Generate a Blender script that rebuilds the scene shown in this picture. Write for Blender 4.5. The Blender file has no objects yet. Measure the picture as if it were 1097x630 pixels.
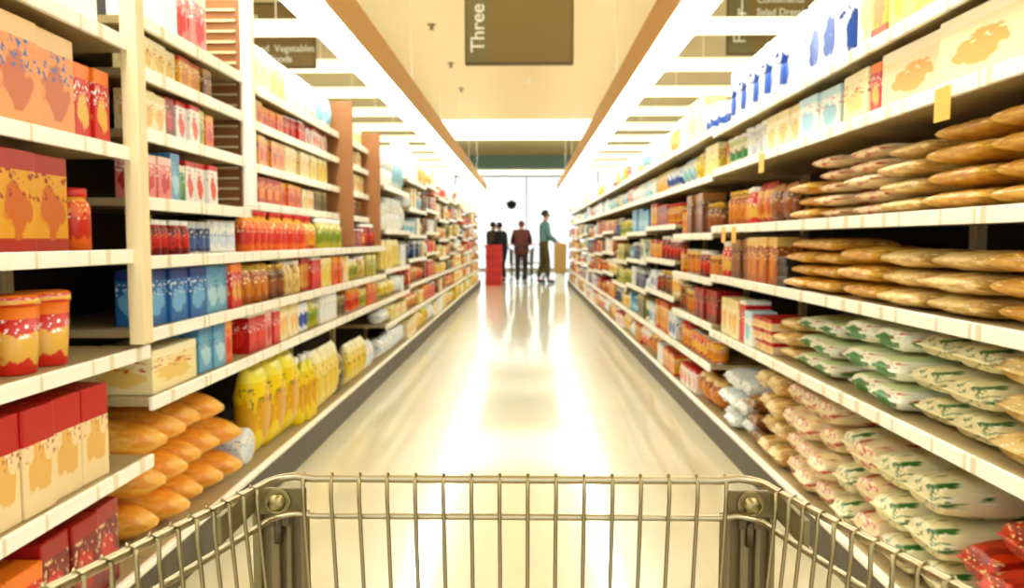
import bpy, bmesh, math, random
from math import sin, cos, pi, radians
from mathutils import Vector, Matrix
random.seed(7)
scn = bpy.context.scene
C = scn.collection
H = 1.08      # camera height
F = 850.0     # focal length in pixels of the 1097 px frame
VX, VY = 564.0, 257.0

# ------------------------------------------------------------------ colour and materials
def lin(c):
    return tuple((x/12.92 if x <= .04045 else ((x+.055)/1.055)**2.4) for x in c[:3]) + (1,)
def rgb(h):
    return tuple(int(h[i:i+2], 16)/255 for i in (0, 2, 4))
MATS = {}
def mat(name, col, rough=.5, metal=0, emit=0, spec=.5, noise=0, nscale=6, bump=0):
    if name in MATS: return MATS[name]
    m = bpy.data.materials.new(name); m.use_nodes = True
    nt = m.node_tree; b = nt.nodes['Principled BSDF']
    c = lin(rgb(col) if isinstance(col, str) else col)
    b.inputs['Base Color'].default_value = c
    b.inputs['Roughness'].default_value = rough
    b.inputs['Metallic'].default_value = metal
    b.inputs['Specular IOR Level'].default_value = spec
    if emit:
        b.inputs['Emission Color'].default_value = c
        b.inputs['Emission Strength'].default_value = emit
    if noise or bump:
        tc = nt.nodes.new('ShaderNodeTexCoord'); n = nt.nodes.new('ShaderNodeTexNoise')
        n.inputs['Scale'].default_value = nscale; n.inputs['Detail'].default_value = 4
        nt.links.new(tc.outputs['Object'], n.inputs['Vector'])
        if noise:
            mx = nt.nodes.new('ShaderNodeMix'); mx.data_type = 'RGBA'
            nt.links.new(n.outputs['Fac'], mx.inputs[0])
            mx.inputs[6].default_value = tuple(x*(1-noise) for x in c[:3])+(1,)
            mx.inputs[7].default_value = tuple(min(1, x*(1+noise)) for x in c[:3])+(1,)
            nt.links.new(mx.outputs[2], b.inputs['Base Color'])
        if bump:
            bp = nt.nodes.new('ShaderNodeBump'); bp.inputs['Strength'].default_value = bump
            bp.inputs['Distance'].default_value = .01
            nt.links.new(n.outputs['Fac'], bp.inputs['Height']); nt.links.new(bp.outputs[0], b.inputs['Normal'])
    MATS[name] = m
    return m

def pack_group():
    """printed packaging: ground colour, a top band, a picture patch, small print"""
    g = bpy.data.node_groups.new('printed_pack', 'ShaderNodeTree')
    I = g.interface
    for n in ('Base', 'Band', 'Patch', 'Print'): I.new_socket(n, in_out='INPUT', socket_type='NodeSocketColor')
    for n in ('Seed', 'Top', 'Bottom', 'PatchAmount'): I.new_socket(n, in_out='INPUT', socket_type='NodeSocketFloat')
    I.new_socket('Color', in_out='OUTPUT', socket_type='NodeSocketColor')
    N, L = g.nodes, g.links
    gi = N.new('NodeGroupInput'); go = N.new('NodeGroupOutput'); tc = N.new('ShaderNodeTexCoord')
    sp = N.new('ShaderNodeSeparateXYZ'); L.new(tc.outputs['Generated'], sp.inputs[0])
    def m(op, a, b):
        n = N.new('ShaderNodeMath'); n.operation = op
        for i, v in enumerate((a, b)):
            if v is None: continue
            if hasattr(v, 'links'): L.new(v, n.inputs[i])
            else: n.inputs[i].default_value = v
        return n.outputs[0]
    def noise(scale, vec):
        mp = N.new('ShaderNodeMapping'); L.new(tc.outputs['Generated'], mp.inputs['Vector'])
        mp.inputs['Scale'].default_value = vec
        cb = N.new('ShaderNodeCombineXYZ')
        for i in range(3): L.new(gi.outputs['Seed'], cb.inputs[i])
        L.new(cb.outputs[0], mp.inputs['Location'])
        n = N.new('ShaderNodeTexNoise'); n.inputs['Scale'].default_value = scale; n.inputs['Detail'].default_value = 2
        L.new(mp.outputs[0], n.inputs['Vector']); return n.outputs['Fac']
    def mix(f, a, b):
        n = N.new('ShaderNodeMix'); n.data_type = 'RGBA'; L.new(f, n.inputs[0]); L.new(a, n.inputs[6]); L.new(b, n.inputs[7]); return n.outputs[2]
    z = sp.outputs[2]
    band = m('ADD', m('GREATER_THAN', z, gi.outputs['Top']), m('LESS_THAN', z, gi.outputs['Bottom']))
    big = noise(1.0, (3.2, 3.8, 4.2))
    def soft(v, lo, hi):
        n = N.new('ShaderNodeMapRange'); n.interpolation_type = 'SMOOTHSTEP'; L.new(v, n.inputs['Value'])
        for k, q in (('From Min', lo), ('From Max', hi)):
            if hasattr(q, 'links'): L.new(q, n.inputs[k])
            else: n.inputs[k].default_value = q
        return n.outputs['Result']
    th = m('SUBTRACT', 1.0, gi.outputs['PatchAmount'])
    patch = soft(big, m('SUBTRACT', th, .05), m('ADD', th, .05))
    # emblem in the middle of each face, ragged by the noise; film bags (Top > 1.5) keep the loose patches
    ux = m('MULTIPLY', m('ABSOLUTE', m('MULTIPLY', m('SUBTRACT', sp.outputs[0], .5), m('SUBTRACT', sp.outputs[1], .5)), None), 2/.36)
    uz = m('MULTIPLY', m('SUBTRACT', z, .40), 1/.25)
    rr_ = m('ADD', m('ADD', m('MULTIPLY', ux, ux), m('MULTIPLY', uz, uz)), m('MULTIPLY', m('SUBTRACT', big, .5), 3.2))
    emb = m('SUBTRACT', 1.0, soft(rr_, .75, 1.05))
    film = m('GREATER_THAN', gi.outputs['Top'], 1.5)
    patch = m('ADD', m('MULTIPLY', patch, film), m('MULTIPLY', emb, m('SUBTRACT', 1.0, film)))
    mid = m('MULTIPLY', m('GREATER_THAN', z, .12), m('LESS_THAN', z, .93))
    patch = m('MULTIPLY', patch, mid)
    small = soft(noise(1.0, (9, 9, 16)), .56, .66)
    inband = m('MULTIPLY', m('GREATER_THAN', z, .5), m('LESS_THAN', z, .8))
    small = m('MULTIPLY', small, inband)
    c = mix(band, gi.outputs['Base'], gi.outputs['Band'])
    c = mix(patch, c, gi.outputs['Patch']); c = mix(small, c, gi.outputs['Print'])
    L.new(c, go.inputs['Color'])
    return g
PG = pack_group()
DES = {}
def D(key, label, base, band, patch, prt='ffffff', top=.8, bottom=.0, amt=.47, rough=.35):
    m = bpy.data.materials.new('print_' + key); m.use_nodes = True
    nt = m.node_tree; b = nt.nodes['Principled BSDF']; b.inputs['Roughness'].default_value = rough
    g = nt.nodes.new('ShaderNodeGroup'); g.node_tree = PG
    for n, v in (('Base', base), ('Band', band), ('Patch', patch), ('Print', prt)): g.inputs[n].default_value = tuple(q**1.3 for q in lin(rgb(v))[:3])+(1,)
    g.inputs['Seed'].default_value = len(DES)*1.37+.3
    g.inputs['Top'].default_value = top; g.inputs['Bottom'].default_value = bottom; g.inputs['PatchAmount'].default_value = amt
    nt.links.new(g.outputs[0], b.inputs['Base Color'])
    DES[key] = (m, label)

D('peach', 'peach', 'eca45c', 'f0c888', 'd8682c', '3f6fae')
D('peachblue', 'peach and blue', 'eca868', 'f0d0a0', 'd07840', '2f78b8', amt=.4)
D('orange', 'orange', 'e8781c', 'f0b040', 'd23c14', 'fff0c0')
D('deeporange', 'deep orange', 'd8601c', 'c03010', 'f0a030', 'ffe8b0')
D('redorange', 'red and orange', 'd83418', 'f09030', 'e8c060', 'ffffff')
D('gold', 'golden yellow', 'e4b424', 'd05c14', 'd89020', 'ffffff', top=.85, bottom=.14)
D('goldred', 'gold and red', 'e0ac20', 'b83018', 'd07818', 'a02010', top=.8, bottom=.14)
D('red', 'bright red', 'd01818', 'f0f0e8', 'e84030', 'ffffff', top=.9)
D('darkred', 'dark red', '8c0c10', 'b01818', 'd03020', 'e8c8a0', amt=.42)
D('redcream', 'cream and red', 'f0dcb0', 'c81c18', 'e8c070', 'c02018', top=.66)
D('cream', 'cream', 'f6ecc8', 'e8d8a0', 'f0c878', 'c8683c', amt=.42)
D('creamred', 'cream with red print', 'f2e4b4', 'f6ecc8', 'ecd080', 'c83820', amt=.40)
D('creamgold', 'cream and gold', 'f4e8c0', 'f8f0d4', 'e8b860', 'f6ecc8', amt=.5)
D('white', 'white', 'f4f4ee', 'e4e8ea', 'dfe6ee', '8aa0c0', amt=.4)
D('whiteblue', 'white and blue', 'eef2f6', 'dfe8f2', '3c68b8', '2850a0', amt=.44)
D('whitecyan', 'white and pale blue', 'eaf4f2', 'c8e4ec', 'a8d4e4', 'e89090', amt=.44)
D('whitered', 'white and red', 'f2f0ea', 'd83028', 'e86850', 'c82020', top=.86, amt=.42)
D('whitegreen', 'white and green', 'f0efdc', 'd8e0b0', '3c9048', 'd84028', amt=.41)
D('yellow', 'bright yellow', 'f0d818', 'f4e860', 'e0b010', 'a08010', amt=.4)
D('yellowcream', 'yellow and cream', 'f0e08c', 'f4ecc0', 'e6cc40', 'c06830')
D('yellowgreen', 'yellow-green', 'c8c038', 'e8e0a0', '90a030', 'ffffff')
D('blue', 'blue', '2878b4', '1c4c90', '80b8dc', 'f0f4f8', amt=.48)
D('skyblue', 'pale blue', '7cb4d0', '5c9cc4', 'b8d8e4', '2860a0')
D('navy', 'navy blue', '28406c', 'c8ccd0', '5070a0', 'ffffff', amt=.42)
D('green', 'green', '3c8840', 'e8e4c0', '78b048', 'ffffff')
D('brown', 'brown', '7a4820', 'b88848', 'a0602c', 'f0d8a0')
D('amber', 'amber', 'b86c1c', 'e8c880', 'd89030', 'fff0d0')
D('tan', 'tan', 'dcb868', 'e8d090', 'c89848', 'f4e4b8', top=2, amt=.5, rough=.3)
D('tanpale', 'pale tan', 'e8d094', 'f0e0b4', 'd0ac60', 'fff4d8', top=2, amt=.5, rough=.3)
D('tangold', 'golden tan', 'e4bc58', 'ecd080', 'd09c40', 'fff0c0', top=2, amt=.5, rough=.3)
D('tangreen', 'pale tan and green', 'ece2b8', 'f2ecd0', '2c7c30', 'f8f4e0', top=2, amt=.41, rough=.3)
D('tanred', 'pale tan and red', 'f0deb4', 'f4e8cc', 'cc2c18', 'fff4e4', top=2, amt=.42, rough=.3)
D('redveg', 'orange-red', 'd84c1c', 'e88040', 'a83010', 'f8d8a0', top=2, amt=.5, rough=.3)
D('pink', 'pink', 'e89890', 'f4d0c8', 'd04850', 'ffffff')
D('crust', 'orange-brown', 'efaa40', 'e4962c', 'f6c464', 'f8c878', top=2, amt=.5, rough=.3)
D('greytan', 'grey-brown', '8c8058', 'b8ac80', '6c6040', 'e0d8b0')
D('black', 'black', '221c18', '484038', '3c3028', 'b0a080')

M_LIP = mat('shelf_lip_enamel', 'f4eedc', .35)
M_SHELF = mat('shelf_enamel', 'b09c70', .45, noise=.05)
M_UNDER = mat('shelf_underside', 'b09c6c', .6)
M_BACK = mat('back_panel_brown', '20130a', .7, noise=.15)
M_WOOD = mat('brown_side_board', '9c6434', .55, noise=.12, nscale=9)
M_POST = mat('upright_cream', 'e8d4a4', .45, noise=.05)
M_WHITE = mat('white_enamel', 'f6f4ea', .35)
M_KICK = mat('kick_plate_grey', '4a412d', .5, noise=.1)
M_TAG = mat('price_tag_yellow', 'f0b848', .5)
M_METAL = mat('galvanised_steel', '8c8060', .35, 1.0, noise=.08, nscale=30)
M_WIRE = mat('plated_wire', '94845c', .34, 1.0)
M_RAILW = mat('plated_rail', 'b4a888', .3, 1.0)
M_BRACK = mat('cart_bracket_grey', '786840', .5, .35, noise=.08, nscale=40)
M_BOLT = mat('bolt_steel', 'a09060', .4, 1.0)
M_LID = mat('white_lid', 'f2f0e8', .4); M_REDLID = mat('red_lid', 'c81c14', .4)
M_GOLDLID = mat('gold_lid', 'c8a040', .3, .8); M_CANRIM = mat('can_steel', 'c8c4b8', .3, 1.0)

def strip_mat():
    m = bpy.data.materials.new('price_rail_print'); m.use_nodes = True
    nt = m.node_tree; b = nt.nodes['Principled BSDF']; b.inputs['Roughness'].default_value = .3
    tc = nt.nodes.new('ShaderNodeTexCoord'); mp = nt.nodes.new('ShaderNodeMapping'); mp.inputs['Scale'].default_value = (0, 11, 0)
    n = nt.nodes.new('ShaderNodeTexNoise'); n.inputs['Scale'].default_value = 1; n.inputs['Detail'].default_value = 1
    r = nt.nodes.new('ShaderNodeValToRGB'); r.color_ramp.interpolation = 'CONSTANT'
    e = r.color_ramp.elements; e[0].color = lin(rgb('f6f2e4')); e[1].position = .58; e[1].color = lin(rgb('e0d4b0'))
    x = r.color_ramp.elements.new(.68); x.color = lin(rgb('fffdf4'))
    nt.links.new(tc.outputs['Object'], mp.inputs[0]); nt.links.new(mp.outputs[0], n.inputs['Vector'])
    nt.links.new(n.outputs['Fac'], r.inputs[0]); nt.links.new(r.outputs[0], b.inputs['Base Color'])
    return m
M_RAIL = strip_mat()

# ------------------------------------------------------------------ mesh helpers
def bx(bm, x0, x1, y0, y1, z0, z1, mi=0, bev=0):
    x0, x1 = sorted((x0, x1)); y0, y1 = sorted((y0, y1)); z0, z1 = sorted((z0, z1))
    v = [bm.verts.new((x, y, z)) for x in (x0, x1) for y in (y0, y1) for z in (z0, z1)]
    fs = []
    for q in ((0,1,3,2), (4,6,7,5), (0,4,5,1), (2,3,7,6), (0,2,6,4), (1,5,7,3)):
        f = bm.faces.new([v[i] for i in q]); f.material_index = mi; fs.append(f)
    if bev:
        es = list({e for f in fs for e in f.edges})
        bmesh.ops.bevel(bm, geom=es, offset=bev, segments=2, profile=.6, affect='EDGES', material=mi)
def lathe(bm, prof, n=16, cx=0, cy=0, mi=0, mis=None, cap=True):
    rings = []
    for r, z in prof:
        rings.append([bm.verts.new((cx+r*cos(2*pi*k/n), cy+r*sin(2*pi*k/n), z)) for k in range(n)])
    for i in range(len(rings)-1):
        for k in range(n):
            f = bm.faces.new((rings[i][k], rings[i][(k+1) % n], rings[i+1][(k+1) % n], rings[i+1][k]))
            f.smooth = True; f.material_index = mis[i] if mis else mi
    if cap:
        f = bm.faces.new(rings[0][::-1]); f.material_index = mis[0] if mis else mi
        f = bm.faces.new(rings[-1]); f.material_index = mis[-1] if mis else mi
def tube(bm, pts, r, n=8, mi=0, closed=False):
    pts = [Vector(p) for p in pts]; rings = []; up = None
    for i, p in enumerate(pts):
        a = pts[max(0, i-1)]; b = pts[min(len(pts)-1, i+1)]
        if closed: a = pts[i-1]; b = pts[(i+1) % len(pts)]
        d = (b-a).normalized()
        if up is None:
            up = Vector((0, 0, 1)) if abs(d.z) < .9 else Vector((1, 0, 0))
        s = d.cross(up).normalized(); u = s.cross(d).normalized(); up = u
        rr = r[i] if isinstance(r, (list, tuple)) else r
        rings.append([bm.verts.new(p + s*rr*cos(2*pi*k/n) + u*rr*sin(2*pi*k/n)) for k in range(n)])
    m = len(rings)
    for i in range(m if closed else m-1):
        A, B = rings[i], rings[(i+1) % m]
        for k in range(n):
            f = bm.faces.new((A[k], A[(k+1) % n], B[(k+1) % n], B[k])); f.smooth = True; f.material_index = mi
    if not closed:
        bm.faces.new(rings[0][::-1]).material_index = mi; bm.faces.new(rings[-1]).material_index = mi
def to_mesh(name, bm, mats):
    bmesh.ops.recalc_face_normals(bm, faces=bm.faces[:])
    me = bpy.data.meshes.new(name); bm.to_mesh(me); bm.free()
    for m in (mats if isinstance(mats, (list, tuple)) else [mats]): me.materials.append(m)
    return me
def link(name, me, parent=None, loc=(0, 0, 0), rz=0):
    o = bpy.data.objects.new(name, me); C.objects.link(o)
    o.location = loc; o.rotation_euler = (0, 0, rz); o.parent = parent
    return o
def obj(name, bm, mats, parent=None, loc=(0, 0, 0), rz=0):
    return link(name, to_mesh(name, bm, mats), parent, loc, rz)
def tag(o, label, cat, group=None):
    o['label'] = label; o['category'] = cat
    if group: o['group'] = group
    return o
def struct(name, bm, mats):
    o = obj(name, bm, mats); o['kind'] = 'structure'; return o
def empty(name, loc=(0, 0, 0), rz=0):
    o = bpy.data.objects.new(name, None); C.objects.link(o); o.location = loc; o.rotation_euler = (0, 0, rz)
    o.empty_display_size = .1
    return o
def NB(): return bmesh.new()
def sbox(name, m, *a, bev=0):
    b = NB(); bx(b, *a, bev=bev); return struct(name, b, m)

# ------------------------------------------------------------------ the room
def floor_mat():
    m = bpy.data.materials.new('polished_cream_floor'); m.use_nodes = True
    nt = m.node_tree; b = nt.nodes['Principled BSDF']
    tc = nt.nodes.new('ShaderNodeTexCoord')
    n = nt.nodes.new('ShaderNodeTexNoise'); n.inputs['Scale'].default_value = 2.2; n.inputs['Detail'].default_value = 5
    br = nt.nodes.new('ShaderNodeTexBrick'); br.inputs['Scale'].default_value = 1.0
    br.offset = 0; br.inputs['Brick Width'].default_value = .305; br.inputs['Row Height'].default_value = .305
    br.inputs['Mortar Size'].default_value = .0012
    br.inputs['Color1'].default_value = lin(rgb('cec19e')); br.inputs['Color2'].default_value = lin(rgb('cabd97'))
    br.inputs['Mortar'].default_value = lin(rgb('c8ba92'))
    mx = nt.nodes.new('ShaderNodeMix'); mx.data_type = 'RGBA'; mx.blend_type = 'MULTIPLY'; mx.inputs[0].default_value = .5
    rp = nt.nodes.new('ShaderNodeValToRGB'); rp.color_ramp.elements[0].color = (.82, .8, .74, 1); rp.color_ramp.elements[0].position = .3; rp.color_ramp.elements[1].position = .7
    nt.links.new(tc.outputs['Object'], n.inputs['Vector']); nt.links.new(tc.outputs['Object'], br.inputs['Vector'])
    nt.links.new(n.outputs['Fac'], rp.inputs[0]); nt.links.new(br.outputs['Color'], mx.inputs[6]); nt.links.new(rp.outputs[0], mx.inputs[7])
    nt.links.new(mx.outputs[2], b.inputs['Base Color'])
    b.inputs['Roughness'].default_value = .3; b.inputs['Specular IOR Level'].default_value = .6
    b.inputs['Coat Weight'].default_value = .8; b.inputs['Coat Roughness'].default_value = .08; b.inputs['Coat IOR'].default_value = 1.6
    return m
b = NB(); bx(b, -9, 9, -1.5, 32, -.1, 0); struct('floor', b, floor_mat())
M_CEIL = mat('ceiling_cream_paint', 'ecd8ac', .8, noise=.04, nscale=3)
M_CEIL2 = mat('outer_ceiling_paint', 'e4d8b0', .8, noise=.05, nscale=2)
M_FASC = mat('tan_fascia_paint', 'd8a868', .6)
M_WALL = mat('wall_cream_paint', 'f0e6cc', .7)
CZ, SZ = 3.32, 2.2
LX0, LX1, RX0, RX1 = -1.98, -1.95, 1.50, 1.576
sbox('ceiling', M_CEIL, LX1, RX0, -1.5, 15.0, CZ, CZ+.08)
sbox('ceiling', mat('end_ceiling_olive', 'b4a878', .8), LX1, RX0, 18.1, 21.5, CZ, CZ+.08)
sbox('ceiling', M_CEIL2, -9, 9, -1.5, 32, 3.95, 4.03)
sbox('wall_left', M_WALL, -9.1, -9, -1.5, 32, 0, 4.0); sbox('wall_right', M_WALL, 9, 9.1, -1.5, 32, 0, 4.0)
sbox('trim_1', M_FASC, LX1-.02, LX1, -1.5, 21.5, CZ, 3.95); sbox('trim_2', M_FASC, RX0, RX0+.02, -1.5, 21.5, CZ, 3.95)
# header at the end of the dropped ceiling
sbox('wall_header', mat('header_teal', '7c9c98', .7), LX1, RX0, 21.4, 21.5, 2.97, CZ)
# end wall with the shop windows
wy = 28.0
sbox('wall_end', M_WALL, -9, 9, wy, wy+.2, 3.8, 4.0); sbox('wall_end', M_WALL, -9, -7.5, wy, wy+.2, 0, 3.8); sbox('wall_end', M_WALL, 7.5, 9, wy, wy+.2, 0, 3.8)
M_FRAME = mat('window_frame_white', 'f4f2ea', .4)
def glass_mat():
    m = bpy.data.materials.new('window_glass'); m.use_nodes = True
    nt = m.node_tree; nt.nodes.remove(nt.nodes['Principled BSDF'])
    t = nt.nodes.new('ShaderNodeBsdfTransparent'); t.inputs[0].default_value = (.95, .98, .97, 1)
    g = nt.nodes.new('ShaderNodeBsdfGlossy'); g.inputs['Roughness'].default_value = .02
    mx = nt.nodes.new('ShaderNodeMixShader'); mx.inputs[0].default_value = .06
    nt.links.new(t.outputs[0], mx.inputs[1]); nt.links.new(g.outputs[0], mx.inputs[2])
    nt.links.new(mx.outputs[0], nt.nodes['Material Output'].inputs[0]); return m
M_GLASS = glass_mat()
for i in range(6):
    x0 = -7.5+2.5*i
    w = empty('window_%d' % (i+1), (x0+1.25, wy+.1, 0)); w['kind'] = 'structure'
    b = NB()
    bx(b, -1.25, -1.22, -.04, .04, 0, 3.8); bx(b, 1.22, 1.25, -.04, .04, 0, 3.8); bx(b, -1.22, 1.22, -.04, .04, 0, .08); bx(b, -1.22, 1.22, -.04, .04, 3.72, 3.8)
    obj('window_frame', b, M_FRAME, w)
    b = NB(); bx(b, -1.22, 1.22, -.006, .006, .08, 3.72); obj('window_pane', b, M_GLASS, w)

# ------------------------------------------------------------------ lights of the shop
E = 1.0
M_STRIP = mat('fluorescent_lens', 'fafff4', .4, emit=7.8*E)
M_UP = mat('added_uplight_glow', 'fffbe8', .4, emit=2.3)  # added glow for the canopy tops, brightens the ceiling above
M_BARL = mat('cross_light_lens', 'fff2cc', .4, emit=.75*E)
M_LUM = mat('luminous_ceiling_lens', 'fcfff0', .4, emit=.8*E)
def strip(x0, x1, y0, y1, inner, label):
    """lit canopy hung above the shelf front: glowing lens below, tan side board towards the aisle"""
    t = empty('ceiling_strip_light', ((x0+x1)/2, (y0+y1)/2, SZ)); w = (x1-x0)/2; l = (y1-y0)/2
    b = NB(); bx(b, -w, w, -l, l, .03, .17); obj('housing', b, M_WHITE, t)
    b = NB(); bx(b, -w+.02, w-.02, -l+.01, l-.01, .1705, .185); obj('added_uplight', b, M_UP, t)  # extra glowing sheet, added to light the ceiling
    b = NB(); bx(b, -w+.004, w-.004, -l+.002, l-.002, 0, .03, bev=.006); obj('diffuser', b, M_STRIP, t)
    b = NB(); xi = w if inner > 0 else -w; bx(b, xi, xi+inner*.012, -l, l, -.004, .20); obj('side_board', b, M_FASC, t)
    for yy in (-l*.5,):
        b = NB(); tube(b, [(0, yy, .17), (0, yy, 1.12)], .004, 6); obj('hanger', b, M_WHITE, t)
    tag(t, label, 'ceiling light', 'long fluorescent strips over the shelves'); return t
ords = ['first', 'second', 'third', 'fourth', 'fifth', 'sixth', 'seventh', 'eighth', 'ninth', 'tenth', 'eleventh', 'twelfth', 'thirteenth', 'fourteenth', 'fifteenth', 'sixteenth', 'seventeenth', 'eighteenth', 'nineteenth', 'twentieth'] + ['%dth' % k for k in range(21, 90)]
for i in range(8):
    y0 = -.4+2.4*i
    for (a, c, n_, s) in ((-1.16, -.953, 1, 'left'), (.727, .92, -1, 'right')):
        strip(a, c, y0, y0+2.396, n_, 'glowing white strip light, %s segment from the near end, above the %s shelves' % (ords[i], s))
# luminous band across the end of the ceiling
t = empty('ceiling_light_panel', (0, 16.5, CZ)); b = NB(); bx(b, LX1+.02, RX0-.02, -1.45, 1.5, .0, .03); obj('diffuser', b, M_LUM, t)
b = NB(); bx(b, LX1+.01, RX0-.01, -1.48, 1.55, .03, .09); obj('housing', b, M_WHITE, t)
tag(t, 'wide bright white light panel across the ceiling at the end of the aisle', 'ceiling light')
t = empty('ceiling_strip_light', (0, 21.3, 2.80)); b = NB(); bx(b, LX1+.05, RX0-.05, -.05, .05, 0, .12, bev=.01); obj('diffuser', b, M_LUM, t)
b = NB(); bx(b, LX1+.03, RX0-.03, -.06, .06, .12, .17); obj('housing', b, M_WHITE, t)
b = NB(); bx(b, LX1+.03, RX0-.03, -.06, .06, -.05, -.001); obj('grey_bar', b, mat('grey_bar', '8c8c84', .5), t)
tag(t, 'white light strip under the grey-blue header at the aisle end', 'ceiling light')
for s, nm in ((-1, 'left'), (1, 'right')):
    for i in range(11):
        y = 6.05+1.66*i
        xa, xb = (LX0-.02, -6.0) if s < 0 else (RX1+.02, 6.0)
        t = empty('ceiling_cross_light', ((xa+xb)/2, y, 3.05)); w = abs(xb-xa)/2
        b = NB(); bx(b, -w+.01, w-.01, -.13, .13, 0, .03, bev=.006); obj('diffuser', b, M_BARL, t)
        b = NB(); bx(b, -w, w, -.14, .14, .03, .10); obj('housing', b, mat('pale_yellow_added_glow', 'f4e6bc', .5, emit=.7), t)  # housing given its own glow to lift the dim outer ceiling
        for hx in (-w*.8, 0, w*.8):
            b = NB(); tube(b, [(hx, 0, .10), (hx, 0, .9)], .006, 6); obj('hanger', b, M_WHITE, t)
        tag(t, 'pale yellow cross light, %s from the near end, beyond the %s strip light' % (ords[i], nm), 'ceiling light', 'cross lights over the %s side' % nm)
# ceiling fittings
def at(px, py, z):
    d = (VY-py); Z = (z-H)*F/d; return ((px-VX)*Z/F, Z)
for (px, py, lb) in ((464, 31, 'small dark sprinkler head beside the tan fascia, closest to the hanging sign'), (484, 71, 'small dark sprinkler head on the cream ceiling, middle of three beside the fascia'), (495, 97, 'small dark sprinkler head on the cream ceiling, deepest of three beside the fascia'), (565, 88, 'small white sprinkler head on the ceiling behind the hanging sign')):
    x, y = at(px, py, CZ)
    t = empty('ceiling_sprinkler', (x, y, CZ)); m = M_WHITE if px == 565 else mat('sprinkler_bronze', '806030', .4, .6)
    b = NB(); lathe(b, [(.045, -.008), (.045, 0)], 16); obj('escutcheon', b, m, t)
    b = NB(); lathe(b, [(.012, -.05), (.016, -.03), (.010, -.008)], 10); lathe(b, [(.03, -.055), (.03, -.050)], 12); obj('nozzle', b, m, t)
    tag(t, lb, 'sprinkler', None)
# dark dome camera on a rod in front of the windows
x, y = (548-VX)*24/F, 24
z = H+(VY-219)*24/F
t = empty('hanging_dome_camera', (x, y, z)); b = NB()
lathe(b, [(.02, -.16), (.10, -.13), (.15, -.05), (.16, .02), (.16, .06), (.06, .10), (.03, .12)], 20); obj('dome', b, mat('dark_dome_plastic', '1c1a18', .25), t)
b = NB(); tube(b, [(0, 0, .11), (0, 0, 3.95-z)], .012, 8); obj('drop_rod', b, M_WHITE, t)
tag(t, 'dark dome hanging on a thin rod before the bright windows', 'camera')

# ------------------------------------------------------------------ hanging signs
M_SIGN = mat('sign_olive', '86703a', .5, noise=.05, nscale=4); M_SIGNS = mat('sign_side_strip', '7c7444', .5); M_SIGNT = mat('sign_lettering', 'f0f2e4', .6)
M_SFRAME = mat('sign_frame', '5c4c20', .4)
def text_mesh(s, size, rot=0, m=M_SIGNT, bold=.0):
    cu = bpy.data.curves.new('t', 'FONT'); cu.body = s; cu.size = size; cu.extrude = .002; cu.offset = bold
    o = bpy.data.objects.new('t', cu); C.objects.link(o)
    me = bpy.data.meshes.new_from_object(o.evaluated_get(bpy.context.evaluated_depsgraph_get()))
    bpy.data.objects.remove(o)
    me.transform(Matrix.Rotation(rot, 4, 'Z')); me.transform(Matrix.Rotation(pi/2, 4, 'X'))
    me.materials.clear(); me.materials.append(m); return me
def sign(cx, y, z0, w, h, word, lines, label, ztop):
    t = empty('aisle_sign', (cx, y, z0))
    b = NB(); bx(b, -w/2, w/2, -.012, .012, 0, h); obj('board', b, M_SIGN, t)
    b = NB(); sw = w*.21; bx(b, -w/2+.004, -w/2+sw, -.016, -.0125, .004, h-.004); obj('side_strip', b, M_SIGNS, t)
    b = NB()
    for a in ((-w/2-.01, w/2+.01, -.02, .02, h, h+.02), (-w/2-.01, w/2+.01, -.02, .02, -.02, 0), (-w/2-.012, -w/2, -.02, .02, 0, h), (w/2, w/2+.012, -.02, .02, 0, h)): bx(b, *a)
    obj('frame', b, M_SFRAME, t)
    link('aisle_word', text_mesh(word, h*.29, pi/2, bold=.002), t, (-w/2+sw*.80, -.019, h*(.15)))
    for i, (s, lx, lz) in enumerate(lines):
        link('category_word', text_mesh(s, h*.155, bold=.0015), t, (-w/2+w*lx, -.016, h*lz))
    for hx in (-w*.42, w*.42):
        b = NB(); tube(b, [(hx, 0, h+.02), (hx, 0, ztop-z0)], .004, 6); obj('hanger', b, M_SFRAME, t)
    tag(t, label, 'sign')
Z1 = 6.6
sign((556-VX)*Z1/F, Z1, H+(VY-71)*Z1/F, 111*Z1/F, 70*Z1/F, 'Three', [], 'olive hanging sign reading Three over the middle of the aisle', CZ)
Z2 = 8.3
sign((286-VX)*Z2/F, Z2, H+(VY-74)*Z2/F, 108*Z2/F, 64*Z2/F, 'Two', [('Nuts', .27, .76), ('Cookies  Crackers', .27, .58), ('Canned  Vegetables', .27, .24), ('Frozen Foods', .27, .07)], 'olive hanging sign reading Two beyond the shelves on the left', 3.95)
sign((828-VX)*Z2/F, Z2, H+(VY-62)*Z2/F, 108*Z2/F, 64*Z2/F, 'Four', [('Condiments', .27, .80), ('Salad Dressing', .27, .60), ('Coffee', .27, .40)], 'olive hanging sign reading Four behind white packs, right side', 3.95)

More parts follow.
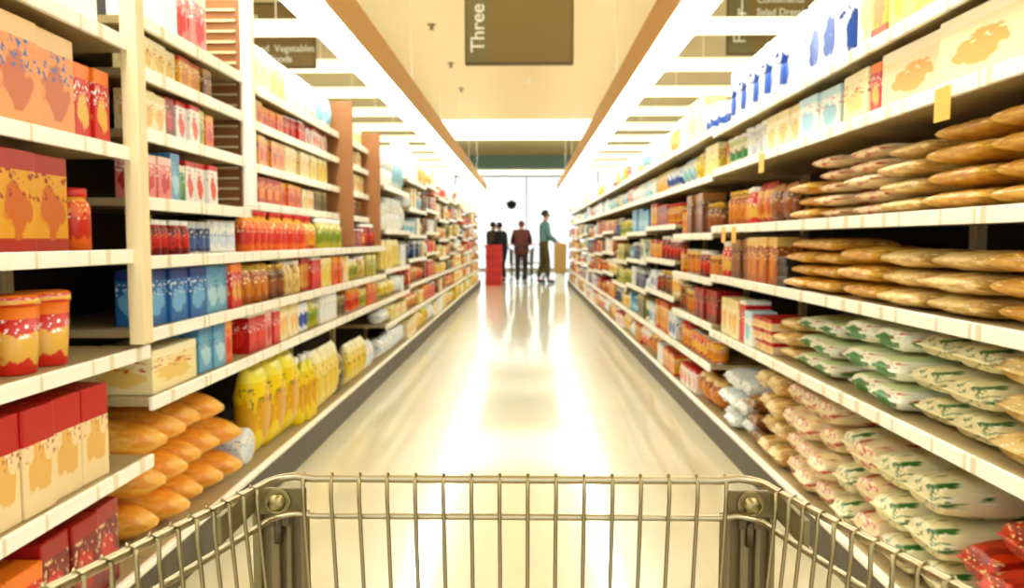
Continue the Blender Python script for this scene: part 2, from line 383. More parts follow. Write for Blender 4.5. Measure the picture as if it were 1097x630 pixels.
# ------------------------------------------------------------------ shelving units
SHELVES = {}
def bay(side, idx, y0, y1, shelves, top, label, wood=False, posts=(), back=1.52, kick=True, deck_z=.15, fx=1.08, upper_from=99, upx=1.16):
    s = -1 if side == 'left' else 1
    SHELVES[(side, idx)] = list(shelves)
    L = y1-y0
    t = empty('shelving_unit', (0, (y0+y1)/2, 0))
    h = L/2-.002
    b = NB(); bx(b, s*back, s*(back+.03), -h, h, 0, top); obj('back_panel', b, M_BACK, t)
    dz = deck_z
    b = NB(); bx(b, s*(fx+.02), s*back, -h, h, dz-.03, dz, 0); obj('base_deck', b, M_SHELF, t)
    b = NB(); bx(b, s*(fx-.004), s*(fx+.02), -h, h, dz-.012, dz+.005, bev=.002); obj('deck_lip', b, M_LIP, t)
    b = NB(); bx(b, s*(fx+.002), s*(fx+.02), -h, h, .0, dz-.013); obj('kick_plate', b, M_KICK, t)
    for z in shelves:
        f = fx if z < upper_from else upx
        b = NB(); bx(b, s*(f+.014), s*back, -h, h, z-.022, z, 0); sh = obj('shelf', b, M_SHELF, t)
        b = NB(); bx(b, s*f, s*(f+.014), -h, h, z-.034, z+.004, bev=.003); obj('price_rail', b, M_RAIL, sh)
    for yy in (-h+.012, h-.012):
        b = NB(); bx(b, s*(back-.03), s*back, yy-.012, yy+.012, dz, top-.01); obj('slotted_standard', b, M_POST, t)
    for (py_, x0, x1, z0, z1, w, m, nm) in posts:
        b = NB(); bx(b, s*x0, s*x1, py_-(y0+y1)/2-w/2, py_-(y0+y1)/2+w/2, z0, z1, bev=.003); obj(nm, b, m, t)
    tag(t, label, 'shelving', 'grocery shelving along the %s side' % side)
    return t

# ------------------------------------------------------------------ goods
CACHE = {}
def soft_bag(w, d, h, seed=0, n=20, rings=11, lying=False, lumps=.0):
    """sealed film bag: flat crimps at both ends, full in the middle; length runs along z (standing) or x (lying)"""
    rnd = random.Random(seed); b = NB(); R = []
    ph = [rnd.uniform(0, 6) for _ in range(4)]
    vs = [0, .03, .05, .075] + [.09+.82*(i+.5)/rings for i in range(rings)] + [.925, .95, .97, 1]
    for v in vs:
        if v <= .031 or v >= .969: th, wd = .004, .5*w*.98
        else:
            q = (v-.03)/.94; th = max(.004, d*.5*(max(0, sin(pi*q))**(.17 if lying else .38))); wd = .5*w*(1-.04*sin(pi*q))
        ring = []
        for k in range(n):
            a = 2*pi*k/n; ca, sa = cos(a), sin(a)
            px = wd*math.copysign(abs(ca)**.75, ca); py = th*math.copysign(abs(sa)**.8, sa)
            if th > .006:
                e = 1+.03*sin(3*a+ph[0]+v*9)+.03*sin(5*a+ph[1]-v*14)+lumps*rnd.uniform(-1, 1)
                py *= e
            ring.append((py, px, v*h))
        R.append(ring)
    if lying:
        # length along x (towards the aisle), width along y, thickness along z
        R = [[(z-h/2, y, x) for (x, y, z) in r] for r in R]
        lo = min(p[2] for r in R for p in r); hi = max(p[2] for r in R for p in r); R = [[(x, y, (z-lo)*d/(hi-lo)) for (x, y, z) in r] for r in R]
    V = [[b.verts.new(p) for p in r] for r in R]
    for i in range(len(V)-1):
        for k in range(n):
            f = b.faces.new((V[i][k], V[i][(k+1) % n], V[i+1][(k+1) % n], V[i+1][k])); f.smooth = True
    b.faces.new(V[0][::-1]); b.faces.new(V[-1])
    return b
def proto(kind, des, w, d, h):
    """list of (part name, mesh); the first is the thing itself. width along y, depth along x"""
    key = (kind, des, round(w, 3), round(d, 3), round(h, 3))
    if key in CACHE: return CACHE[key]
    m = DES[des][0]; P = []; b = NB()
    if kind in BOXES:
        bx(b, -d/2, d/2, -w/2, w/2, 0, h, bev=min(.004, w*.04))
        bx(b, -d*.02, d*.02, -w/2+.004, w/2-.004, h-.0005, h+.0012)
        P = [(kind, to_mesh(kind, b, m))]
    elif kind == 'food_can':
        r = min(w, d)/2
        lathe(b, [(r*.9, .0), (r, .0), (r, .004), (r*.965, .008), (r*.965, h-.008), (r, h-.004), (r, h), (r*.94, h), (r*.92, h-.004)], 18, mis=[1, 1, 1, 0, 1, 1, 1, 1])
        P = [(kind, to_mesh(kind, b, [m, M_CANRIM]))]
    elif kind == 'glass_jar':
        r = min(w, d)/2
        lathe(b, [(r*.85, 0), (r, .006), (r, h*.68), (r*.93, h*.76), (r*.74, h*.82), (r*.74, h*.99)], 18)
        c = NB(); lathe(c, [(r*.80, h*.86), (r*.82, h*.865), (r*.82, h*.995), (r*.76, h)], 18)
        lid = {'amber': M_GOLDLID, 'brown': M_GOLDLID, 'orange': M_REDLID, 'gold': M_REDLID}.get(des, M_LID)
        P = [(kind, to_mesh(kind, b, m)), ('lid', to_mesh('lid', c, lid))]
    elif kind == 'bottle':
        r = min(w, d)/2
        lathe(b, [(r*.85, 0), (r, .008), (r*.97, h*.2), (r, h*.55), (r*.9, h*.66), (r*.42, h*.82), (r*.36, h*.93)], 18)
        c = NB(); lathe(c, [(r*.44, h*.90), (r*.46, h*.91), (r*.44, h*.995), (r*.4, h)], 14)
        P = [(kind, to_mesh(kind, b, m)), ('cap', to_mesh('cap', c, M_REDLID if des in ('orange', 'gold') else M_LID))]
    elif kind == 'plastic_tub':
        r = min(w, d)/2
        lathe(b, [(r*.78, 0), (r*.82, .004), (r*.95, h*.88)], 20)
        c = NB(); lathe(c, [(r*.97, h*.86), (r, h*.865), (r, h*.97), (r*.93, h*.985), (r*.9, h)], 20)
        P = [(kind, to_mesh(kind, b, m)), ('lid', to_mesh('lid', c, DES[des][0] if des in ('redorange', 'goldred') else M_LID))]
    elif kind in ('snack_bag', 'flour_bag', 'chips_bag'):
        P = [(kind, to_mesh(kind, soft_bag(w, d, h, len(CACHE), lumps=.03), m))]
    elif kind in ('pasta_bag', 'bean_bag'):
        me = to_mesh(kind, soft_bag(d, h*.97, w, len(CACHE), lying=True, lumps=.08), m); me.transform(Matrix.Rotation(pi/2, 4, 'Z')); P = [(kind, me)]
    elif kind in ('rice_bag', 'vegetable_bag'):
        P = [(kind, to_mesh(kind, soft_bag(w, h*.97, d, len(CACHE), lying=True, lumps=.06), m))]
    elif kind == 'bread_loaf':
        rnd = random.Random(len(CACHE)); n = 16; R = []
        for i in range(13):
            v = i/12
            k = (max(0, sin(pi*min(1, v*1.04+.03)))**.32) if v < .88 else max(.16, .70-(v-.88)*5.5)
            k = max(.12, k)*(1+.05*sin(v*26))
            R.append([b.verts.new((-d/2+d*v, w/2*k*cos(2*pi*j/n), h/2+h/2*k*sin(2*pi*j/n)*.98)) for j in range(n)])
        for i in range(12):
            for j in range(n):
                f = b.faces.new((R[i][j], R[i][(j+1) % n], R[i+1][(j+1) % n], R[i+1][j])); f.smooth = True
        b.faces.new(R[0][::-1]); b.faces.new(R[-1])
        c = NB(); lathe(c, [(.010, -.004), (.013, 0), (.010, .004)], 10)
        cm = to_mesh('clip', c, M_LID); cm.transform(Matrix.Translation((d/2-d*.06, 0, h/2)) @ Matrix.Rotation(pi/2, 4, 'Y'))
        P = [(kind, to_mesh(kind, b, m)), ('clip', cm)]
    elif kind == 'paper_towel_pack':
        rr = w/4
        for sx in (-1, 1):
            for sy in (-1, 1):
                lathe(b, [(rr*.75, .0), (rr*.99, .01), (rr*.99, h*.49), (rr*.93, h*.5), (rr*.99, h*.51), (rr*.99, h-.012), (rr*.7, h), (rr*.3, h-.01)], 16, cx=sx*min(rr, d/4), cy=sy*rr)
        P = [(kind, to_mesh(kind, b, m))]
    elif kind == 'paper_roll':
        r = h/2
        lathe(b, [(r*.35, -w/2+.01), (r*.9, -w/2), (r, -w/2+.01), (r, w/2-.01), (r*.9, w/2), (r*.35, w/2-.01)], 22)
        me = to_mesh(kind, b, m); me.transform(Matrix.Translation((0, 0, r)) @ Matrix.Rotation(pi/2, 4, 'Y')); P = [(kind, me)]
    CACHE[key] = P
    return P
BOXES = {'cereal_box', 'cracker_box', 'cookie_box', 'mix_box', 'pasta_box', 'tea_box', 'juice_carton', 'rice_box', 'flat_carton', 'shipping_case'}
CATN = {'food_can': 'can', 'glass_jar': 'jar', 'bottle': 'bottle', 'plastic_tub': 'tub', 'snack_bag': 'bag', 'flour_bag': 'bag', 'chips_bag': 'bag', 'pasta_bag': 'bag', 'rice_bag': 'bag', 'vegetable_bag': 'bag', 'bean_bag': 'bag', 'bread_loaf': 'bread', 'paper_towel_pack': 'paper towels', 'paper_roll': 'paper roll', 'juice_carton': 'carton'}
COUNT = {}
PROTO_OBJ = {}
def place(kind, des, w, d, h, loc, rz, label, group):
    P = proto(kind, des, w, d, h)
    key = id(P)
    if key in PROTO_OBJ:
        src = PROTO_OBJ[key]; o = src.copy(); C.objects.link(o)
        for ch in src.children:
            c = ch.copy(); C.objects.link(c); c.parent = o
    else:
        o = link(kind, P[0][1])
        for nm, me in P[1:]: link(nm, me, o)
        PROTO_OBJ[key] = o
    o.location = loc; o.rotation_euler = (0, 0, rz)
    o['label'] = label; o['category'] = CATN.get(kind, 'box'); o['group'] = group
    return o
def nice(kind): return kind.replace('_', ' ').replace('paper towel', 'towel')
SEEN = {}
def fill(side, bayi, shelfn, z, y0, y1, segs, fx=1.08, inset=.024, jit=.0):
    """segs: (kind, design, n, w, d, h[, stack]) laid from the near end; ('gap', metres)"""
    s = -1 if side == 'left' else 1
    y = y0; rz0 = 0 if side == 'left' else pi
    where = '%s shelf up, %s %s bay' % (ords[shelfn], ords[bayi], side) if shelfn else 'bottom shelf, %s %s bay' % (ords[bayi], side)
    for sg in segs:
        if sg[0] == 'gap': y += sg[1]; continue
        kind, des, n, w, d, h = sg[:6]; st = sg[6] if len(sg) > 6 else 1
        up = [q for q in SHELVES[(side, bayi)] if q > z+.01]
        if up: h = min(h, (min(up)-.041-z)/st)
        for i in range(n):
            if y+w > y1+.005: break
            k = (side, bayi, shelfn, kind, des); SEEN[k] = SEEN.get(k, 0)+1
            o_ = ords[SEEN[k]-1]
            for l in range(st):
                soft = kind in ('pasta_bag', 'rice_bag', 'vegetable_bag', 'bean_bag', 'bread_loaf')
                j = random.uniform(0, .02)
                if soft: j = random.uniform(-.012, .035)
                x = s*(fx+inset+d/2+j)
                rz = rz0+(random.uniform(-.03, .03) if not soft else random.uniform(-.03, .03))
                yy = y+w/2
                if st > 1:
                    lv = 'bottom' if l == 0 else ('top' if l == st-1 else {1: 'second', 2: 'third', 3: 'fourth'}.get(l, 'fifth'))
                    lab = '%s %s %s of %s pile, %s' % (lv, DES[des][1], nice(kind), o_, where)
                else:
                    lab = '%s %s, %s from near end, %s' % (DES[des][1], nice(kind), o_, where)
                place(kind, des, w*(.93 if soft else .965), d, h, (x, yy, z+.0015+l*h*(1.0 if not soft else .985)), rz, lab, '%s %ss on the %s side shelves' % (DES[des][1], nice(kind), side))
            y += w
def rnd_row(rnd, L, hmax, pal, kinds, wr=(.10, .17)):
    segs = []; y = 0
    while y < L:
        kind = rnd.choice(kinds); des = rnd.choice(pal); n = rnd.randint(2, 4); w = rnd.uniform(*wr)
        h = rnd.uniform(.62, .9)*hmax
        if kind in ('food_can', 'glass_jar'): w = min(w, .105); h = min(h, .17)
        if kind == 'bottle': w = min(w, .10); h = min(h, .26)
        if kind == 'plastic_tub': w = min(w, .13); h = min(h, .15)
        st = 1
        if kind in ('food_can', 'plastic_tub') and h*2 < hmax*.93: st = 2
        d = w if kind in ('food_can', 'glass_jar', 'bottle', 'plastic_tub') else .14
        segs.append((kind, des, n, w, d, h, st)); y += n*w
        if rnd.random() < .2: segs.append(('gap', .03)); y += .03
    return segs

NOTE = []
# ---------------- left side, first bay (closest to the cart)
LZ0 = [.457, .775, 1.05, 1.33, 1.625]
bay('left', 0, .95, 2.25, LZ0, 2.05, 'first shelving unit on the left, stocked with peach boxes and gold bags',
    posts=[(2.19, 1.055, 1.10, .79, 1.80, .05, M_POST, 'upright')])
F0 = dict(y0=.97, y1=2.15)
fill('left', 0, 0, .15, segs=[('mix_box', 'orange', 3, .13, .12, .20), ('cracker_box', 'redorange', 3, .13, .12, .2), ('cracker_box', 'darkred', 4, .12, .12, .23)], **F0)
fill('left', 0, 1, .457, segs=[('flour_bag', 'cream', 2, .16, .11, .23), ('cereal_box', 'white', 1, .14, .10, .235), ('cereal_box', 'peach', 1, .14, .10, .235), ('cookie_box', 'redcream', 5, .125, .10, .245)], **F0)
fill('left', 0, 2, .775, segs=[('snack_bag', 'pink', 2, .16, .10, .2), ('snack_bag', 'skyblue', 1, .15, .10, .19), ('plastic_tub', 'navy', 1, .14, .13, .15), ('plastic_tub', 'redorange', 3, .13, .13, .18), ('gap', .11), ('snack_bag', 'cream', 1, .08, .06, .15), ], **F0)
fill('left', 0, 3, 1.05, segs=[('cookie_box', 'gold', 3, .17, .10, .225), ('cookie_box', 'goldred', 3, .15, .10, .225), ('gap', .05), ('glass_jar', 'orange', 1, .09, .09, .16)], **F0)
fill('left', 0, 4, 1.33, segs=[('cereal_box', 'peach', 3, .17, .09, .24), ('cereal_box', 'peachblue', 3, .165, .09, .235), ('cereal_box', 'redorange', 2, .075, .09, .19)], **F0)
fill('left', 0, 5, 1.625, segs=[('cereal_box', 'creamred', 3, .16, .09, .25), ('cereal_box', 'yellowcream', 2, .17, .09, .25), ('cereal_box', 'white', 2, .15, .09, .25)], **F0)
# ---------------- left, second bay
LZ1 = [.62, .82, 1.03, 1.20, 1.395, 1.565, 1.71]
t = bay('left', 1, 2.25, 3.12, LZ1, 2.05, 'second left shelving unit, with blue boxes and a brown ladder-like end board',
    posts=[(3.075, 1.05, 1.09, 1.21, 2.17, .045, M_WHITE, 'upright')])
b = NB(); cy = (2.25+3.12)/2
bx(b, -1.50, -1.11, 3.095-cy, 3.115-cy, 1.21, 2.0)
ob = obj('end_board', b, M_WOOD, t)
b = NB()
for k in range(19): bx(b, -1.40, -1.12, 3.082-cy, 3.094-cy, 1.235+k*.04, 1.243+k*.04)
for xx in (-1.40, -1.25): bx(b, xx-.006, xx, 3.08-cy, 3.094-cy, 1.21, 1.99)
obj('batten', b, M_POST, ob)
F1 = dict(y0=2.29, y1=3.10); F1u = dict(y0=2.29, y1=2.86)
fill('left', 1, 0, .15, segs=[('bread_loaf', 'crust', 4, .155, .38, .13, 3), ('bread_loaf', 'crust', 1, .155, .38, .13, 2)], **F1)
fill('left', 1, 1, .62, segs=[('flat_carton', 'creamred', 1, .34, .22, .13), ('gap', .04), ('juice_carton', 'skyblue', 2, .11, .10, .165), ('juice_carton', 'orange', 1, .07, .07, .16)], fx=1.08, **F1)
fill('left', 1, 2, .82, segs=[('gap', .03), ('cracker_box', 'blue', 3, .135, .10, .18), ('cracker_box', 'skyblue', 2, .11, .10, .185), ('mix_box', 'redorange', 2, .07, .09, .18)], **F1)
fill('left', 1, 3, 1.03, segs=[('gap', .02), ('glass_jar', 'darkred', 5, .062, .062, .11), ('food_can', 'navy', 3, .07, .07, .11), ('food_can', 'white', 3, .07, .07, .12)], **F1)
fill('left', 1, 4, 1.20, segs=[('mix_box', 'pink', 2, .09, .08, .13), ('mix_box', 'skyblue', 1, .07, .08, .15), ('mix_box', 'green', 1, .07, .08, .12), ('mix_box', 'whitered', 3, .08, .08, .14)], **F1u)
fill('left', 1, 5, 1.395, segs=[('tea_box', 'cream', 2, .09, .08, .12), ('tea_box', 'darkred', 1, .07, .08, .13), ('tea_box', 'whitered', 2, .08, .08, .13), ('tea_box', 'yellowgreen', 1, .08, .08, .13), ('tea_box', 'orange', 1, .07, .08, .12)], **F1u)
fill('left', 1, 6, 1.565, segs=[('tea_box', 'creamred', 3, .09, .08, .11), ('tea_box', 'gold', 2, .09, .08, .11), ('tea_box', 'brown', 1, .07, .08, .1)], **F1u)
fill('left', 1, 7, 1.71, segs=[('cereal_box', 'white', 2, .13, .08, .22), ('cereal_box', 'pink', 2, .12, .08, .2)], **F1u)
# ---------------- left, third and fourth bays with recessed upper shelves between brown boards
LZ2 = [.62, .82, 1.03, 1.24, 1.405, 1.585, 1.74]
bay('left', 2, 3.12, 4.98, LZ2, 2.0, 'third left shelving unit, orange boxes between brown end boards', upper_from=1.1, upx=1.16,
    posts=[(4.955, 1.08, 1.50, 1.04, 1.93, .03, M_WOOD, 'end_board')])
F2 = dict(y0=3.15, y1=4.935); F2u = dict(y0=3.15, y1=4.92, fx=1.16)
fill('left', 2, 0, .15, segs=[('paper_roll', 'white', 1, .14, .22, .15), ('flour_bag', 'yellow', 3, .20, .14, .40), ('bottle', 'yellow', 3, .10, .1, .34), ('flour_bag', 'yellowcream', 4, .13, .10, .33), ('flour_bag', 'greytan', 2, .12, .1, .24)], **F2)
fill('left', 2, 1, .62, segs=[('juice_carton', 'red', 2, .10, .09, .165), ('juice_carton', 'pink', 1, .08, .08, .16), ('juice_carton', 'red', 1, .1, .09, .165), ('juice_carton', 'cream', 4, .08, .08, .16), ('food_can', 'whiteblue', 2, .09, .09, .15), ('bottle', 'yellowgreen', 3, .08, .08, .16), ('juice_carton', 'white', 4, .09, .08, .165), ('food_can', 'greytan', 4, .08, .08, .12)], **F2)
fill('left', 2, 2, .82, segs=[('glass_jar', 'amber', 3, .085, .085, .16), ('glass_jar', 'brown', 3, .08, .08, .15), ('glass_jar', 'tanpale', 3, .085, .085, .16), ('mix_box', 'goldred', 2, .09, .08, .17), ('mix_box', 'red', 2, .10, .08, .18), ('mix_box', 'yellowcream', 3, .08, .08, .16), ('mix_box', 'orange', 3, .08, .08, .16), ('mix_box', 'cream', 3, .08, .08, .16)], **F2)
fill('left', 2, 3, 1.03, segs=[('bottle', 'orange', 9, .095, .09, .185), ('bottle', 'gold', 2, .095, .09, .18), ('gap', .1), ('glass_jar', 'yellowgreen', 6, .08, .08, .165)], **F2)
fill('left', 2, 4, 1.24, segs=[('tea_box', 'orange', 3, .11, .1, .135), ('gap', .06), ('tea_box', 'deeporange', 3, .10, .1, .13), ('gap', .03), ('tea_box', 'orange', 4, .09, .1, .12), ('tea_box', 'cream', 3, .085, .1, .11), ('tea_box', 'greytan', 3, .085, .1, .12)], **F2u)
fill('left', 2, 5, 1.405, segs=[('tea_box', 'peach', 2, .12, .1, .155), ('tea_box', 'cream', 1, .07, .1, .12), ('gap', .06), ('tea_box', 'peach', 4, .1, .1, .14), ('tea_box', 'creamred', 5, .09, .1, .15), ('tea_box', 'yellowcream', 4, .09, .1, .15)], **F2u)
fill('left', 2, 6, 1.585, segs=[('cookie_box', 'peach', 2, .11, .1, .12), ('gap', .05), ('cookie_box', 'peach', 2, .1, .1, .115), ('cookie_box', 'orange', 3, .1, .1, .10), ('gap', .05), ('cookie_box', 'red', 4, .09, .1, .135), ('cookie_box', 'whitered', 5, .09, .1, .13)], **F2u)
fill('left', 2, 7, 1.74, segs=[('cereal_box', 'creamred', 4, .14, .1, .19), ('cereal_box', 'yellowcream', 2, .13, .1, .19), ('chips_bag', 'white', 4, .16, .1, .22), ('chips_bag', 'whitecyan', 2, .15, .1, .2)], **F2u)
bay('left', 3, 4.98, 6.1, LZ2, 1.95, 'fourth left shelving unit, narrow rows ending at a brown board', upper_from=1.1, upx=1.16,
    posts=[(5.87, 1.08, 1.50, 1.04, 1.86, .03, M_WOOD, 'end_board')])
rr = random.Random(11); F3 = dict(y0=5.0, y1=5.85); F3u = dict(y0=5.0, y1=5.84, fx=1.16)
fill('left', 3, 0, .15, segs=[('flour_bag', 'yellowcream', 4, .13, .1, .26), ('chips_bag', 'white', 4, .14, .11, .2)], **F3)
fill('left', 3, 1, .62, segs=rnd_row(rr, 1.1, .19, ['cream', 'yellowgreen', 'redcream', 'orange'], ['juice_carton', 'food_can']), **F3)
fill('left', 3, 2, .82, segs=rnd_row(rr, 1.1, .20, ['yellowcream', 'brown', 'yellowgreen', 'tanpale'], ['mix_box', 'glass_jar']), **F3)
fill('left', 3, 3, 1.03, segs=rnd_row(rr, 1.1, .18, ['darkred', 'redorange', 'pink'], ['mix_box', 'glass_jar']), **F3)
for k, z in enumerate(LZ2[3:]):
    fill('left', 3, 4+k, z, segs=rnd_row(rr, .9, .16, [['darkred', 'brown', 'redcream'], ['cream', 'greytan'], ['cream', 'tanpale'], ['white', 'cream']][k], ['tea_box', 'cookie_box'], (.08, .11)), **F3u)
# ---------------- left, the bays further down
pals = [(['white', 'cream', 'white', 'yellowcream', 'white'], ['chips_bag', 'cereal_box', 'paper_towel_pack']), (['orange', 'gold', 'yellowcream', 'redorange', 'navy'], ['cereal_box', 'snack_bag', 'juice_carton']),
        (['orange', 'white', 'brown', 'gold', 'red'], ['pasta_box', 'rice_box', 'bottle']), (['white', 'cream', 'orange', 'brown', 'yellowcream'], ['rice_box', 'snack_bag', 'food_can']), (['cream', 'gold', 'yellowcream', 'greytan', 'redorange'], ['pasta_box', 'flour_bag', 'bottle'])]
LF = [.42, .66, .90, 1.13, 1.38, 1.65]
edges = [6.1+1.26*i for i in range(11)]
for i in range(10):
    bi = 4+i; y0, y1 = edges[i], edges[i+1]; r2 = random.Random(100+i)
    lab = ['tall white packs', 'yellow and orange packs', 'orange and brown packs', 'cream and brown packs', 'gold and cream packs'][i % 5]
    dz = .04*((i*7) % 3-1); zs = [z+dz*(1 if k > 1 else 0) for k, z in enumerate(LF)]
    if i == 0: zs = [.42, .62, .85, 1.16, 1.5]
    bay('left', bi, y0, y1, zs, 1.9, '%s left shelving unit from the near end, with %s' % (ords[bi], lab))
    pal, kinds = pals[i % 5]
    allz = [.15]+zs
    for k, z in enumerate(allz):
        hmax = (allz[k+1]-z-.04) if k+1 < len(allz) else (.42 if i in (0, 1) else .28)
        if k >= 4 and i in (0, 1): p, kk = ['white', 'cream', 'white', 'whitecyan'], ['chips_bag', 'cereal_box', 'paper_towel_pack']
        elif k == 0: p, kk = ['yellowcream', 'cream', 'yellow', 'white'], ['flour_bag', 'snack_bag', 'mix_box']
        elif k == len(allz)-1: p, kk = ['white', 'cream', 'whitered', 'whitecyan'], ['cereal_box', 'chips_bag', 'juice_carton']
        else: p, kk = pal, kinds
        fill('left', bi, k, z, y0+.02, y1-.02, rnd_row(r2, 1.25, hmax, p, kk, (.12, .19) if i > 2 else (.11, .17)))
# ---------------- right side
RX = 1.0
RZ0 = [.59, .89, 1.15, 1.45, 1.66]
bay('right', 0, .95, 2.68, RZ0, 2.0, 'first shelving unit on the right, piled with tan and green bags', fx=RX, deck_z=.13)
bay('right', 1, 2.68, 4.34, RZ0, 2.0, 'second right shelving unit, bags giving way to boxes and jars', fx=RX, deck_z=.13)
G0 = dict(y0=.97, y1=2.66, fx=RX); G1 = dict(y0=2.70, y1=4.32, fx=RX)
fill('right', 0, 0, .13, segs=[('vegetable_bag', 'redveg', 4, .2, .34, .12, 3), ('vegetable_bag', 'redveg', 1, .16, .34, .12, 2), ('vegetable_bag', 'tangreen', 2, .2, .34, .12, 3), ('vegetable_bag', 'tanred', 1, .19, .34, .115, 3), ('vegetable_bag', 'tangreen', 1, .13, .34, .115, 3)], **G0)
fill('right', 1, 0, .13, segs=[('rice_bag', 'tanred', 3, .17, .3, .1, 4), ('rice_bag', 'tanpale', 2, .16, .3, .1, 4), ('bean_bag', 'brown', 1, .2, .26, .08, 3), ('rice_bag', 'white', 3, .16, .28, .095, 3)], **G1)
fill('right', 0, 1, .59, segs=[('vegetable_bag', 'tangreen', 2, .2, .34, .085, 3), ('vegetable_bag', 'tanpale', 2, .2, .34, .085, 3), ('vegetable_bag', 'tangreen', 2, .2, .34, .085, 3), ('vegetable_bag', 'whitegreen', 2, .2, .34, .085, 3)], **G0)
fill('right', 1, 1, .59, segs=[('vegetable_bag', 'whitegreen', 2, .2, .34, .07, 3), ('bean_bag', 'tanpale', 1, .22, .22, .06, 3), ('gap', .04), ('flat_carton', 'redcream', 2, .13, .2, .05, 3), ('cracker_box', 'whitecyan', 1, .12, .12, .16), ('cracker_box', 'red', 1, .12, .12, .2), ('cracker_box', 'cream', 3, .12, .12, .19)], **G1)
fill('right', 0, 2, .89, segs=[('pasta_bag', 'tan', 1, .28, .24, .062, 3), ('pasta_bag', 'tangold', 2, .28, .24, .058, 3), ('pasta_bag', 'tanpale', 2, .27, .24, .056, 3), ('pasta_bag', 'tangold', 1, .28, .24, .058, 3)], **G0)
fill('right', 1, 2, .89, segs=[('pasta_bag', 'tangold', 2, .24, .24, .05, 4), ('flat_carton', 'black', 1, .12, .2, .04, 3), ('gap', .02), ('pasta_box', 'amber', 4, .11, .1, .2), ('pasta_box', 'brown', 3, .10, .1, .19), ('glass_jar', 'redorange', 2, .1, .1, .18)], **G1)
fill('right', 0, 3, 1.15, segs=[('pasta_bag', 'tan', 2, .29, .26, .058, 4), ('pasta_bag', 'tangold', 2, .28, .26, .058, 4), ('pasta_bag', 'tanpale', 1, .26, .24, .052, 4), ('pasta_bag', 'tanred', 1, .24, .2, .045, 5)], **G0)
fill('right', 1, 3, 1.15, segs=[('pasta_bag', 'tanred', 1, .2, .2, .045, 5), ('pasta_bag', 'tangold', 1, .24, .24, .05, 3), ('gap', .04), ('snack_bag', 'brown', 2, .12, .08, .16), ('snack_bag', 'goldred', 2, .11, .08, .18), ('glass_jar', 'redorange', 2, .1, .1, .17), ('glass_jar', 'amber', 3, .09, .09, .17)], **G1)
fill('right', 0, 4, 1.45, segs=[('flat_carton', 'yellowcream', 2, .36, .25, .165), ('flat_carton', 'creamgold', 2, .34, .25, .16), ('flat_carton', 'redorange', 1, .07, .2, .15), ('flat_carton', 'creamred', 1, .2, .2, .15)], **G0)
fill('right', 1, 4, 1.45, segs=[('flat_carton', 'whitecyan', 2, .18, .2, .15), ('cookie_box', 'cream', 3, .14, .12, .15), ('plastic_tub', 'white', 3, .12, .12, .15), ('plastic_tub', 'whitegreen', 3, .11, .11, .14), ('plastic_tub', 'redorange', 2, .10, .1, .13)], **G1)
fill('right', 0, 5, 1.66, segs=[('cereal_box', 'cream', 7, .15, .1, .27), ('cereal_box', 'yellowcream', 2, .15, .1, .28), ('cereal_box', 'gold', 1, .12, .1, .27), ('cereal_box', 'cream', 2, .13, .1, .27)], **G0)
fill('right', 1, 5, 1.66, segs=[('cereal_box', 'whiteblue', 2, .16, .12, .28), ('cereal_box', 'whitecyan', 1, .15, .12, .27), ('paper_towel_pack', 'whiteblue', 5, .20, .2, .27)], **G1)
# price tags hanging under the rails
for (z, y, lb) in ((1.45, 1.95, 'first right unit'), (1.45, 3.42, 'second right unit'), (1.15, 4.05, 'second right unit'), (1.15, 3.85, 'second right unit')):
    b = NB(); bx(b, RX-.004, RX-.001, y-.035, y+.035, z-.085, z-.005)
    tag(obj('price_card', b, M_TAG), 'yellow price card on the %s of the %s' % ({1.95: 'deep rail', 3.42: 'upper rail', 4.05: 'middle rail, deeper of two', 3.85: 'middle rail, closer of two'}[y], lb), 'price card', 'hanging price cards')
rpal = [(['redorange', 'darkred', 'amber', 'brown', 'gold'], ['glass_jar', 'pasta_box', 'food_can']), (['whiteblue', 'darkred', 'brown', 'cream', 'gold'], ['pasta_box', 'glass_jar', 'rice_box']), (['navy', 'white', 'skyblue', 'greytan', 'whitegreen'], ['food_can', 'juice_carton', 'bottle']),
        (['greytan', 'yellowgreen', 'whitered', 'cream', 'navy'], ['bottle', 'mix_box', 'food_can']), (['cream', 'amber', 'gold', 'white', 'orange'], ['cracker_box', 'plastic_tub', 'rice_box'])]
RF = [.39, .65, .90, 1.15, 1.43, 1.68]
redges = [4.34, 5.45]+[5.45+1.27*(i+1) for i in range(11)]
for i in range(12):
    bi = 2+i; y0, y1 = redges[i], redges[i+1]; r2 = random.Random(300+i)
    if y1 > 19.5: break
    dz = .035*((i*5) % 3-1); zs = [z+dz*(1 if k in (1, 2, 3) else 0) for k, z in enumerate(RF)]
    lab = ['red and amber jars', 'red and cream boxes', 'white and navy cans', 'grey and green bottles', 'cream and orange boxes'][i % 5]
    bay('right', bi, y0, y1, zs, 1.88, '%s right shelving unit from the near end, with %s' % (ords[bi], lab), fx=RX, deck_z=.13)
    allz = [.13]+zs; pal, kinds = rpal[i % 5]
    for k, z in enumerate(allz):
        hmax = (allz[k+1]-z-.04) if k+1 < len(allz) else .30
        if k >= 5: p, kk = ['white', 'cream', 'whiteblue', 'whitered', 'whitecyan', 'yellowcream'], ['cereal_box', 'chips_bag', 'plastic_tub']
        elif k == 0: p, kk = ['white', 'cream', 'amber', 'gold', 'whitered'], ['flour_bag', 'mix_box', 'snack_bag']
        else: p, kk = pal, kinds
        fill('right', bi, k, z, y0+.02, y1-.02, rnd_row(r2, 1.25, hmax, p, kk, (.12, .19) if i > 3 else (.10, .16)), fx=RX)
REND = redges[12] if redges[12] < 19.5 else redges[11]

